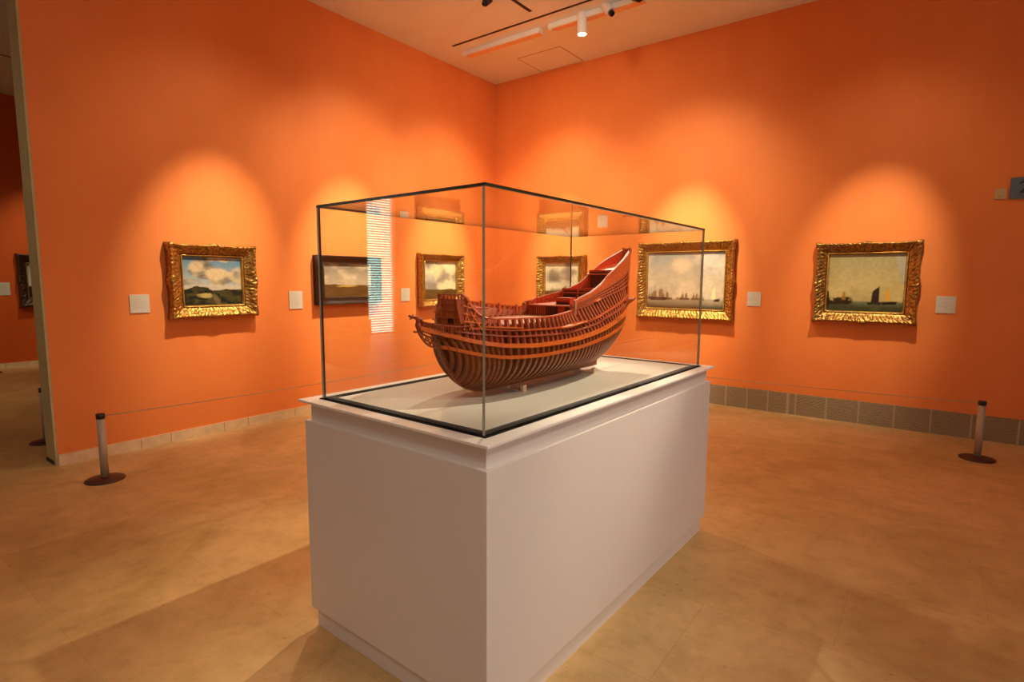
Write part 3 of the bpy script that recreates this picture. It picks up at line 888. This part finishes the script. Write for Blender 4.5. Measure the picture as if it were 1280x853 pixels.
def send_clip(s, z): return min(s, send(z)+.001)
def strake(name, s0, s1, zf, hgt, thick, mat, sides=(-1, 1), n=60, off=.001, parent=None):
    out = []
    for sg in sides:
        bm = bm_new(); fr = []
        for i in range(n+1):
            s = s0+(s1-s0)*i/n; zc = zf(s); s = send_clip(s, zc)
            a, b = zc-hgt/2, zc+hgt/2
            ya, yb = half(s, a)+off, half(s, b)+off
            fr.append([S(s, sg*(ya-.004), a), S(s, sg*(ya+thick), a), S(s, sg*(yb+thick), b), S(s, sg*(yb-.004), b)])
        add_sweep(bm, fr)
        out.append(obj(name, bm, M[mat], parent or ship))
    return out
w1 = smooth_tab([.215, .33, .44, .59, .80, 1.07, 1.32, 1.50, 1.585], [1.237, 1.202, 1.186, 1.182, 1.188, 1.208, 1.238, 1.268, 1.284])
w2 = smooth_tab([.215, .33, .44, .59, .80, 1.07, 1.345, 1.55, 1.65], [1.284, 1.250, 1.233, 1.226, 1.229, 1.250, 1.292, 1.330, 1.350])
w3 = smooth_tab([.26, .34, .49, .78, 1.0, 1.3, 1.62], [1.315, 1.303, 1.293, 1.288, 1.298, 1.345, 1.410])
w25 = smooth_tab([.24, .34, .49, .78, 1.0, 1.3, 1.64], [1.298, 1.282, 1.268, 1.263, 1.276, 1.322, 1.385])
strake('lower_wale', .222, 1.585, w1, .0135, .008, 'wale_wood')
strake('main_wale', .222, 1.645, w2, .0165, .009, 'wale_wood')
strake('moulding_strake', .25, 1.66, w25, .006, .006, 'rib_up')
strake('moulding_strake', .30, 1.67, w3, .007, .006, 'plank_wood')
# rail that caps the frames, near side and far side, and the ribbands of the after body
strake('cap_rail', .36, .965, lambda s: znear(s)+.002, .006, .005, 'plank_wood', (-1,), off=-.003)
for k, f in enumerate((.12, .40, .68, .97)):
    def zf(s, f=f):
        lo = 1.352+(s-.93)*.10+max(0, s-1.1)*.06
        return lo+(zribA(s)-lo)*f
    strake('ribband', .94+.012*k, 1.70+.012*k, zf, .0045, .004, 'rib_up')
# after planking above the ribbands
def planking(name, s0, s1, zlo, zhi, sg, mat, thick=.007, n=46, m=6, off=.001, parent=None):
    P, Q = [], []
    for i in range(n+1):
        s = s0+(s1-s0)*i/n; a, b = zlo(s), max(zlo(s)+.004, zhi(s))
        zz = [a+(b-a)*j/m for j in range(m+1)]
        P.append([S(send_clip(s, z), sg*(half(send_clip(s, z), z)+off), z) for z in zz])
        Q.append([S(send_clip(s, z), sg*max(.001, half(send_clip(s, z), z)+off-thick), z) for z in zz])
    bm = bm_new(); solid_sheet(bm, P, Q)
    bmesh.ops.recalc_face_normals(bm, faces=bm.faces)
    return obj(name, bm, M[mat], parent or ship)
planking('side_planking', .962, 1.79, lambda s: zribA(s)+.002, znear, -1, 'plank_wood')
planking('side_planking', .962, 1.79, lambda s: zribA(s)+.002, zfar, 1, 'plank_wood')
planking('inner_planking', .965, 1.76, lambda s: zribA(s)-.075, lambda s: zfar(s)-.003, 1, 'inner_wood', .004, off=-.0085)
planking('side_planking', .40, 1.04, lambda s: 1.322, lambda s: zfar(s)-.018, 1, 'deck_wood', .006, off=-.010)
planking('sheer_planking', .27, .40, lambda s: 1.325, lambda s: znear(s)+.004, -1, 'plank_wood', .006, n=20)
planking('sheer_planking', .27, .40, lambda s: 1.325, lambda s: zfar(s)-.016, 1, 'plank_wood', .006, n=20)
strake('sheer_rail', .975, 1.79, lambda s: znear(s)+.0015, .004, .0015, 'plank_wood', (-1,), off=-.005)
strake('sheer_rail', 1.03, 1.79, lambda s: zfar(s)+.0015, .004, .0015, 'plank_wood', (1,), off=-.005)
# baluster rail above the far bulwark
bm = bm_new()
for i in range(36):
    s = .40+i*.0155
    z = zfar(s)
    if 0 < (i % 12) < 12: add_box(bm, *(lambda p: (p.x-.002, p.x+.002, p.y-.002, p.y+.002, p.z-.022, p.z))(S(s, half(s, z)-.012, z)))
obj('baluster', bm, M['plank_wood'], ship)
strake('far_rail', .30, 1.03, lambda s: zfar(s), .005, .004, 'plank_wood', (1,), off=-.010)
bm = bm_new()
for s in (.43, .545, .665, .79, .90):
    z = zfar(s); p = S(s, half(s, z)-.014, z)
    add_box(bm, p.x-.006, p.x+.006, p.y-.004, p.y+.004, p.z-.035, p.z+.010)
obj('timberhead', bm, M['plank_wood'], ship)

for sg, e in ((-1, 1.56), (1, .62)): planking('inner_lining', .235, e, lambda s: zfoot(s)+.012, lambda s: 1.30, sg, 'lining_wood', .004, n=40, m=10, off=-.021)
# decks inside
def deck(name, s0, s1, z, mat, th=.006, ins=.016, n=30):
    zf = z if callable(z) else (lambda s: z)
    P = [[S(s0+(s1-s0)*i/n, y*max(.004, half(s0+(s1-s0)*i/n, zf(s0+(s1-s0)*i/n))-ins), zf(s0+(s1-s0)*i/n)) for y in np.linspace(-1, 1, 7)] for i in range(n+1)]
    Q = [[p-Vector((0, 0, th)) for p in r] for r in P]
    bm = bm_new(); solid_sheet(bm, P, Q); bmesh.ops.recalc_face_normals(bm, faces=bm.faces)
    return obj(name, bm, M[mat], ship)
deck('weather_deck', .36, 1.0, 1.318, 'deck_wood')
deck('gun_deck', .30, 1.58, lambda s: 1.243+max(0, s-1.0)*.10, 'shaded_wood')
deck('hold_platform', .40, 1.42, lambda s: 1.125+max(0, s-1.1)*.12, 'shaded_wood')
deck('quarter_deck', .98, 1.235, lambda s: 1.372+(s-.98)*.05, 'plank_wood', ins=.01)
deck('poop_deck', 1.225, 1.47, lambda s: 1.432+(s-1.225)*.08, 'plank_wood', ins=.01)
deck('aft_deck', 1.46, 1.75, lambda s: 1.530+(s-1.46)*.25, 'plank_wood', ins=.01)
deck('forecastle_deck', .305, .385, 1.385, 'plank_wood', ins=.012, n=8)
# bulkheads across the hull with lattices and dark panels painting shaded door openings
def bulkhead(s, z0, z1, mat, th=.006, ins=.012, lean=0.0):
    m = 8
    zs = [z0+(z1-z0)*j/m for j in range(m+1)]
    P = [[S(s+lean*(z-z0), y*(half(s, z)-ins), z) for z in zs] for y in np.linspace(-1, 1, 9)]
    Q = [[p+Vector((th, 0, 0)) for p in r] for r in P]
    bm = bm_new(); solid_sheet(bm, P, Q); bmesh.ops.recalc_face_normals(bm, faces=bm.faces)
    return obj('bulkhead', bm, M[mat], ship)
def inset(parent_s, y0, y1, z0, z1, mat, name, d=.004):
    p = S(parent_s, 0, 0)
    bm = bm_new(); add_box(bm, p.x-d, p.x+.001, y0, y1, z0-1.004, z1-1.004)
    return obj(name, bm, M[mat], ship)
bulkhead(1.005, 1.318, 1.372, 'inner_wood')
inset(1.005, -.030, .030, 1.320, 1.368, 'shaded_wood', 'shaded_opening')
inset(1.005, -.130, -.075, 1.320, 1.368, 'shaded_wood', 'shaded_opening')
bm = bm_new()
px = S(1.0, 0, 0).x
for y in np.linspace(.040, .135, 8): add_box(bm, px-.006, px-.002, y-.0022, y+.0022, 1.319-1.004, 1.370-1.004)
for z in np.linspace(1.322, 1.368, 6): add_box(bm, px-.007, px-.003, .036, .140, z-1.004-.0014, z-1.004+.0014)
obj('lattice', bm, M['plank_wood'], ship)
inset(1.005, .036, .140, 1.319, 1.370, 'shaded_wood', 'shaded_opening', .0012)
# small cabin box standing on the quarter deck
p = S(1.03, 0, 1.372)
bm = bm_new(); add_box(bm, p.x, p.x+.06, -.085, .0, p.z, p.z+.036, bevel=.002); obj('companion_hood', bm, M['inner_wood'], ship)
bm = bm_new(); add_box(bm, p.x-.002, p.x, -.080, -.006, p.z+.002, p.z+.016); obj('shaded_opening', bm, M['shaded_wood'], ship)
bulkhead(1.235, 1.372, 1.452, 'inner_wood')
inset(1.235, -.10, .085, 1.376, 1.440, 'shaded_wood', 'shaded_opening')
bm = bm_new(); px = S(1.228, 0, 0).x
add_box(bm, px-.004, px, -.012, -.004, .374, .445); obj('door_post', bm, M['plank_wood'], ship)
bulkhead(1.475, 1.448, 1.552, 'inner_wood', ins=.012)
inset(1.475, -.075, .062, 1.455, 1.540, 'shaded_wood', 'shaded_opening')
# near-side quarter bulwark post that rises where the quarter deck begins
p = S(.968, -half(.968, 1.36), 1.36)
bm = bm_new(); add_box(bm, p.x-.008, p.x+.006, p.y-.004, p.y+.010, p.z-.03, p.z+.040, bevel=.002); obj('bulwark_post', bm, M['deck_wood'], ship)

# keel, stem and stern post
def blade(name, pts, depth, wid, mat):
    """pts: (s, z) of the outer curve; depth inward (normal)"""
    bm = bm_new(); fr = []
    for i, (s, z) in enumerate(pts):
        a = pts[max(0, i-1)]; b = pts[min(len(pts)-1, i+1)]
        ts, tz = b[0]-a[0], b[1]-a[1]; l = math.hypot(ts, tz); nx, nz = -tz/l, ts/l
        fr.append([S(s, -wid/2, z), S(s, wid/2, z), S(s+nx*depth, wid/2, z+nz*depth), S(s+nx*depth, -wid/2, z+nz*depth)])
    add_sweep(bm, fr); bmesh.ops.recalc_face_normals(bm, faces=bm.faces)
    return obj(name, bm, M[mat], ship)
stem = [(.205, 1.262), (.211, 1.232), (.224, 1.20), (.243, 1.168), (.272, 1.127), (.302, 1.092), (.336, 1.062), (.374, 1.042), (.42, 1.027), (.47, 1.020)]
blade('stem', stem, .016, .014, 'frame_wood')
blade('keel', [(.47, 1.020), (.7, 1.020), (1.0, 1.020), (1.25, 1.020), (1.445, 1.020)], .020, .014, 'frame_wood')
blade('stern_post', [(1.436, 1.020), (1.468, 1.10), (1.512, 1.16), (1.565, 1.225), (1.62, 1.30)], .018, .014, 'plank_wood')
# transom: planked stern between the two sides
P, Q = [], []
for z in np.linspace(1.19, 1.672, 22):
    z = float(z); P.append([S(send(z)+.002, y*wend(z), z) for y in np.linspace(-1, 1, 7)]); Q.append([S(send(z)-.006, y*wend(z), z) for y in np.linspace(-1, 1, 7)])
bm = bm_new(); solid_sheet(bm, P, Q); bmesh.ops.recalc_face_normals(bm, faces=bm.faces); obj('transom', bm, M['plank_wood'], ship)
bm = bm_new()
for sg in (-1, 1):
    add_sweep(bm, [[S(send(z)+.006, sg*(wend(z)+.003), z), S(send(z)-.010, sg*(wend(z)+.003), z), S(send(z)-.010, sg*(wend(z)-.006), z), S(send(z)+.006, sg*(wend(z)-.006), z)] for z in [float(q) for q in np.linspace(1.36, 1.69, 14)]])
bmesh.ops.recalc_face_normals(bm, faces=bm.faces); obj('quarter_piece', bm, M['plank_wood'], ship)
p = S(1.79, 0, 1.67)
bm = bm_new(); add_sweep(bm, [[S(1.775, y, 1.662), S(1.800, y, 1.662), S(1.802, y, 1.676+.008*(1-(y/.034)**2)), S(1.783, y, 1.676+.008*(1-(y/.034)**2))] for y in [float(q) for q in np.linspace(-.026, .026, 9)]])
bmesh.ops.recalc_face_normals(bm, faces=bm.faces); obj('taffrail', bm, M['plank_wood'], ship)
# stern gallery projecting aft
bm = bm_new()
g = [(1.53, .135), (1.60, .128), (1.675, .112), (1.745, .09), (1.755, .0), (1.745, -.09), (1.675, -.112), (1.60, -.128), (1.53, -.135)]
top = [bm.verts.new(S(s, y, 1.382+(s-1.53)*.06)) for s, y in g]
mid = [bm.verts.new(S(s-.004, y*.985, 1.372+(s-1.53)*.05)) for s, y in g]
low = [bm.verts.new(S(1.52+(s-1.53)*.45, y*.72, 1.318+(s-1.53)*.08)) for s, y in g]
for A, B in ((top, mid), (mid, low)):
    for k in range(len(g)-1): bm.faces.new((A[k], A[k+1], B[k+1], B[k]))
bm.faces.new(top[::-1]); bm.faces.new(low); 
bm.faces.new((top[0], mid[0], mid[-1], top[-1])); bm.faces.new((mid[0], low[0], low[-1], mid[-1]))
bmesh.ops.recalc_face_normals(bm, faces=bm.faces); obj('stern_gallery', bm, M['beak_wood'], ship)

# channels: planks standing out from the near and far side
def channel(s0, s1, z0, z1, out, th=.006):
    for sg in (-1, 1):
        bm = bm_new(); fr = []
        for i in range(9):
            f = i/8; s = s0+(s1-s0)*f; z = z0+(z1-z0)*f; y = half(s, z)
            w = out*min(1, .35+4*min(f, 1-f))
            fr.append([S(s, sg*(y-.004), z), S(s, sg*(y+w), z), S(s, sg*(y+w), z+th), S(s, sg*(y-.004), z+th)])
        add_sweep(bm, fr); bmesh.ops.recalc_face_normals(bm, faces=bm.faces); obj('channel', bm, M['wale_wood'], ship)
channel(.74, 1.0, 1.284, 1.300, .034)
channel(.335, .505, 1.310, 1.298, .018)
channel(1.165, 1.245, 1.384, 1.402, .022, .004)

# beakhead: rails from both bows to the figurehead, lattice knee under them
def rail(pts, r, mat, name):
    bm = bm_new(); add_tube(bm, [S(*q) for q in pts], r, 6); return obj(name, bm, M[mat], ship, True)
for sg in (-1, 1):
    bm = bm_new(); fr = []
    for s, y, z in ((.26, .078, 1.272), (.225, .046, 1.283), (.185, .030, 1.295), (.145, .018, 1.306), (.115, .007, 1.315)):
        fr.append([S(s, sg*(y-.004), z-.0085), S(s, sg*(y+.005), z-.0085), S(s, sg*(y+.005), z+.0085), S(s, sg*(y-.004), z+.0085)])
    add_sweep(bm, fr); bmesh.ops.recalc_face_normals(bm, faces=bm.faces); obj('head_rail', bm, M['wale_wood'], ship)
    rail([(.31, sg*.108, 1.318), (.26, sg*.078, 1.314), (.20, sg*.042, 1.322), (.15, sg*.022, 1.332), (.125, sg*.006, 1.338)], .0032, 'beak_wood', 'upper_head_rail')
    bm = bm_new()
    for i in range(14):
        f = i/13; s = .14+f*.125; y = sg*(.016+f*.062); zl = 1.306-f*.028; zu = 1.333-f*.018
        add_tube(bm, [S(s, y, zl), S(s, y, zu)], .0020, 5)
    obj('rail_post', bm, M['beak_wood'], ship)
bm = bm_new()
low_c = [(.115, 1.297), (.128, 1.278), (.148, 1.257), (.170, 1.242), (.192, 1.236), (.205, 1.238)]
add_tube(bm, [S(s, 0, z) for s, z in low_c], .0045, 6)
add_tube(bm, [S(s, 0, z) for s, z in ((.112, 1.302), (.15, 1.284), (.19, 1.270), (.212, 1.262))], .004, 6)
zig = [(.128, 1.292), (.142, 1.264), (.158, 1.282), (.172, 1.246), (.186, 1.272), (.198, 1.240), (.208, 1.264)]
for a, b in zip(zig[:-1], zig[1:]): add_tube(bm, [S(a[0], 0, a[1]), S(b[0], 0, b[1])], .0036, 5)
for a, b in (((.142, 1.264), (.186, 1.272)), ((.158, 1.250), (.198, 1.252)), ((.128, 1.278), (.158, 1.262))): add_tube(bm, [S(a[0], 0, a[1]), S(b[0], 0, b[1])], .003, 5)
obj('knee_lattice', bm, M['beak_wood'], ship, True)
# carved figure at the tip: arched neck, head and snout
bm = bm_new()
add_tube(bm, [S(.132, 0, 1.300), S(.117, 0, 1.310), (S(.108, 0, 1.326)), S(.112, 0, 1.342), S(.106, 0, 1.352), S(.094, 0, 1.357), S(.080, 0, 1.358), S(.068, 0, 1.364)], [.010, .010, .0085, .0075, .0072, .0068, .0052, .0035], 10)
add_tube(bm, [S(.092, 0, 1.357), S(.086, 0, 1.368)], [.004, .0018], 6)
add_tube(bm, [S(.082, 0, 1.354), S(.072, 0, 1.350)], [.0038, .002], 6)
add_tube(bm, [S(.112, 0, 1.344), S(.124, 0, 1.347), S(.133, 0, 1.338), S(.134, 0, 1.322)], [.005, .006, .0055, .004], 8)
add_tube(bm, [S(.115, 0, 1.302), S(.100, 0, 1.301), S(.090, 0, 1.303)], [.005, .0042, .003], 6)
obj('figurehead', bm, M['beak_wood'], ship, True)

# bulkhead of the forecastle facing the bow
def fore_face():
    s0 = .292
    P = [[S(s0+.035*(z-1.30)/.13*-.15, y*(.076-.018*(z-1.29)/.14), z) for z in [1.285+.135*j/8 for j in range(9)]] for y in np.linspace(-1, 1, 9)]
    Q = [[p+Vector((.006, 0, 0)) for p in r] for r in P]
    bm = bm_new(); solid_sheet(bm, P, Q); bmesh.ops.recalc_face_normals(bm, faces=bm.faces)
    b = obj('beakhead_bulkhead', bm, M['fore_wood'], ship)
    bm = bm_new(); q = S(s0-.006, 0, 0).x
    for z, w in ((1.318, .073), (1.345, .070), (1.372, .066), (1.398, .062), (1.418, .060)):
        add_box(bm, q-.004, q+.003, -w, w, z-1.004-.0022, z-1.004+.0022)
    for y in (-.054, -.02, .02, .054): add_box(bm, q-.003, q+.002, y-.0018, y+.0018, .290, .416)
    obj('moulding', bm, M['plank_wood'], b)
    bm = bm_new()
    for y in np.linspace(-.056, .056, 7): add_box(bm, q, q+.005, y-.0028, y+.0028, .414, .432, bevel=.0008)
    add_box(bm, q-.001, q+.006, -.060, .060, .430, .434)
    obj('picket_rail', bm, M['plank_wood'], b)
    bm = bm_new()
    add_box(bm, q-.0015, q+.002, -.020, .018, .296, .338); obj('shaded_opening', bm, M['shaded_wood'], b)
fore_face()
# tall side timbers of the forecastle that sweep down aft, with ladder-like braces (near and far)
for sg in (-1, 1):
    bm = bm_new()
    pts = [(.286, .062, 1.440), (.296, .072, 1.428), (.308, .080, 1.402), (.322, .092, 1.378), (.340, .106, 1.358), (.362, .125, 1.346)]
    add_sweep(bm, [[S(s-.007, sg*(y-.005), z), S(s+.007, sg*(y-.005), z), S(s+.007, sg*(y+.006), z), S(s-.007, sg*(y+.006), z)] for s, y, z in pts])
    bmesh.ops.recalc_face_normals(bm, faces=bm.faces); obj('sweep_timber', bm, M['plank_wood'], ship)
    bm = bm_new()
    for a, b in (((.275, .078, 1.30), (.300, .080, 1.415)), ((.290, .092, 1.30), (.325, .095, 1.375)), ((.270, .082, 1.335), (.34, .112, 1.325)), ((.275, .076, 1.365), (.325, .098, 1.352)), ((.30, .10, 1.30), (.285, .078, 1.37)), ((.335, .118, 1.30), (.30, .088, 1.37)), ((.278, .072, 1.395), (.31, .086, 1.385))):
        add_tube(bm, [S(a[0], sg*(a[1]+.004), a[2]), S(b[0], sg*(b[1]+.004), b[2])], .0034, 6)
    obj('side_brace', bm, M['wale_wood'], ship)

# loose timber props that carry the keel
def prop(s, y, label, w=.012, h=.030):
    c = case_pt(s, TC+y, 1.004)
    o = empty('support_block', c, ROT)
    tag(o, label, 'support block', 'pale props under the ship model')
    bm = bm_new(); add_box(bm, -w, w, -w*.7, w*.7, 0, h, bevel=.0012); obj('block', bm, M['support'], o)
    return o
for s, nm in ((.64, 'bow'), (1.255, 'stern')):
    c = case_pt(s, TC, 1.004)
    o = empty('cradle_bar', c, ROT)
    tag(o, 'thin pale cross bar on the white board under the keel toward the '+nm, 'support bar', 'pale cross bars under the ship model')
    bm = bm_new(); add_box(bm, -.006, .006, -.088, .088, 0, .006, bevel=.001); obj('bar', bm, M['support'], o)
    bm = bm_new(); add_box(bm, -.010, .010, -.016, .016, .006, .0158, bevel=.001); obj('keel_seat', bm, M['support'], o)
    prop(s, -.098, 'pale pinkish prop block on the near side under the ship toward the '+nm)
    prop(s, .098, 'pale pinkish prop block on the far side under the ship toward the '+nm)

# ------------------------------------------------------------------ light
def spot(name, loc, tgt, power, ang, blend=.6, col=(1, .74, .46), rad=.05):
    l = bpy.data.lights.new(name, 'SPOT'); l.energy = power; l.spot_size = R(ang); l.spot_blend = blend
    l.color = col; l.shadow_soft_size = rad
    o = bpy.data.objects.new(name, l); COL.objects.link(o); o.location = loc
    o.rotation_mode = 'QUATERNION'; o.rotation_quaternion = (Vector(tgt)-Vector(loc)).to_track_quat('-Z', 'Y')
    return o
WARM = (1, .84, .60)
def pic_spot(wall, a, z, off, d, power, ang=46, zl=4.25, dz=.02, rad=.03, col=WARM):
    if wall == 'L': spot('picture_spot', (d, a+off, zl), (0, a, z+dz), power, ang, 1.0, col, rad)
    elif wall == 'R': spot('picture_spot', (a+off, -d, zl), (a, 0, z+dz), power, ang, 1.0, col, rad)
    else: spot('picture_spot', (XF+d, a+off, zl), (XF, a, z+dz), power, ang, 1.0, col, rad)
for wall, a_, off, d_, pw, wf in (('L', -4.294, .35, 1.75, 560, .09), ('L', -2.762, .25, 1.75, 760, .18), ('L', -1.234, .15, 1.75, 820, .20), ('R', 1.236, .1, 1.55, 740, .20), ('R', 3.02, .2, 1.75, 820, .18), ('R', 4.913, .30, 1.75, 430, .09)):
    pic_spot(wall, a_, 1.48, off, d_, pw*1.15, 31, dz=.13)
    pic_spot(wall, a_, 1.48, off, d_, pw*wf*1.25, 80, dz=.15, rad=.12)  # added wide lamp, softens the falloff around each picture
pic_spot('F', -4.0, 1.43, .2, 1.6, 170, 46)
spot('far_fill', (-3.2, -7.4, 4.2), (-4.8, -4.8, .3), 180, 90, 1.0, (1, .78, .45), .2)  # added fill lamp, brightens the far room
spot('far_fill', (-1.6, -8.4, 4.1), (-.6, -5.6, 1.4), 45, 60, 1.0, (1, .84, .55), .2)  # added fill lamp towards the wall end and jamb
# added broad fill washes over the two walls from the middle of the ceiling
spot('wall_fill', (4.6, -3.2, 4.05), (0, -1.1, 2.1), 270, 70, 1.0, (1, .84, .62), .35)
spot('wall_fill', (2.0, -4.6, 4.05), (1.8, 0, 2.1), 330, 74, 1.0, (1, .78, .50), .35)
# spots on the ship, the key across the case from the right, the wash from the left corner
sh = case_pt(.95, TC, 1.2)
spot('ship_spot', (2.187, -1.2, CE-.24), sh, 560, 30, .6, (1, .84, .62), .03)
spot('ship_spot', (5.6, -3.0, 4.25), case_pt(1.0, TC, 1.2), 620, 28, .7, (1, .84, .62), .04)
spot('key_spot', (7.5, -5.0, 4.28), (2.9, -4.5, .4), 190, 52, .8, (1, .84, .66), .22)
spot('wash_spot', (.7, -2.6, 4.28), (3.6, -3.6, 0), 200, 80, .9, (1, .76, .48), .06)
spot('front_spot', (6.2, -7.6, 4.28), (4.2, -5.2, .9), 170, 56, .9, (1, .84, .66), .5)

w = bpy.data.worlds.new('world'); SC.world = w; w.use_nodes = True
w.node_tree.nodes['Background'].inputs[0].default_value = (1, .62, .34, 1)
w.node_tree.nodes['Background'].inputs[1].default_value = 0.0
SC.cycles.max_bounces = 10; SC.cycles.diffuse_bounces = 5; SC.cycles.glossy_bounces = 5
SC.cycles.transparent_max_bounces = 24; SC.cycles.transmission_bounces = 8
SC.cycles.caustics_reflective = False; SC.cycles.caustics_refractive = False
SC.cycles.sample_clamp_indirect = 6
SC.cycles.use_denoising = True
SC.view_settings.view_transform = 'Standard'; SC.view_settings.look = 'None'
SC.view_settings.gamma = 1; SC.view_settings.use_curve_mapping = False
SC.view_settings.exposure = 0.0
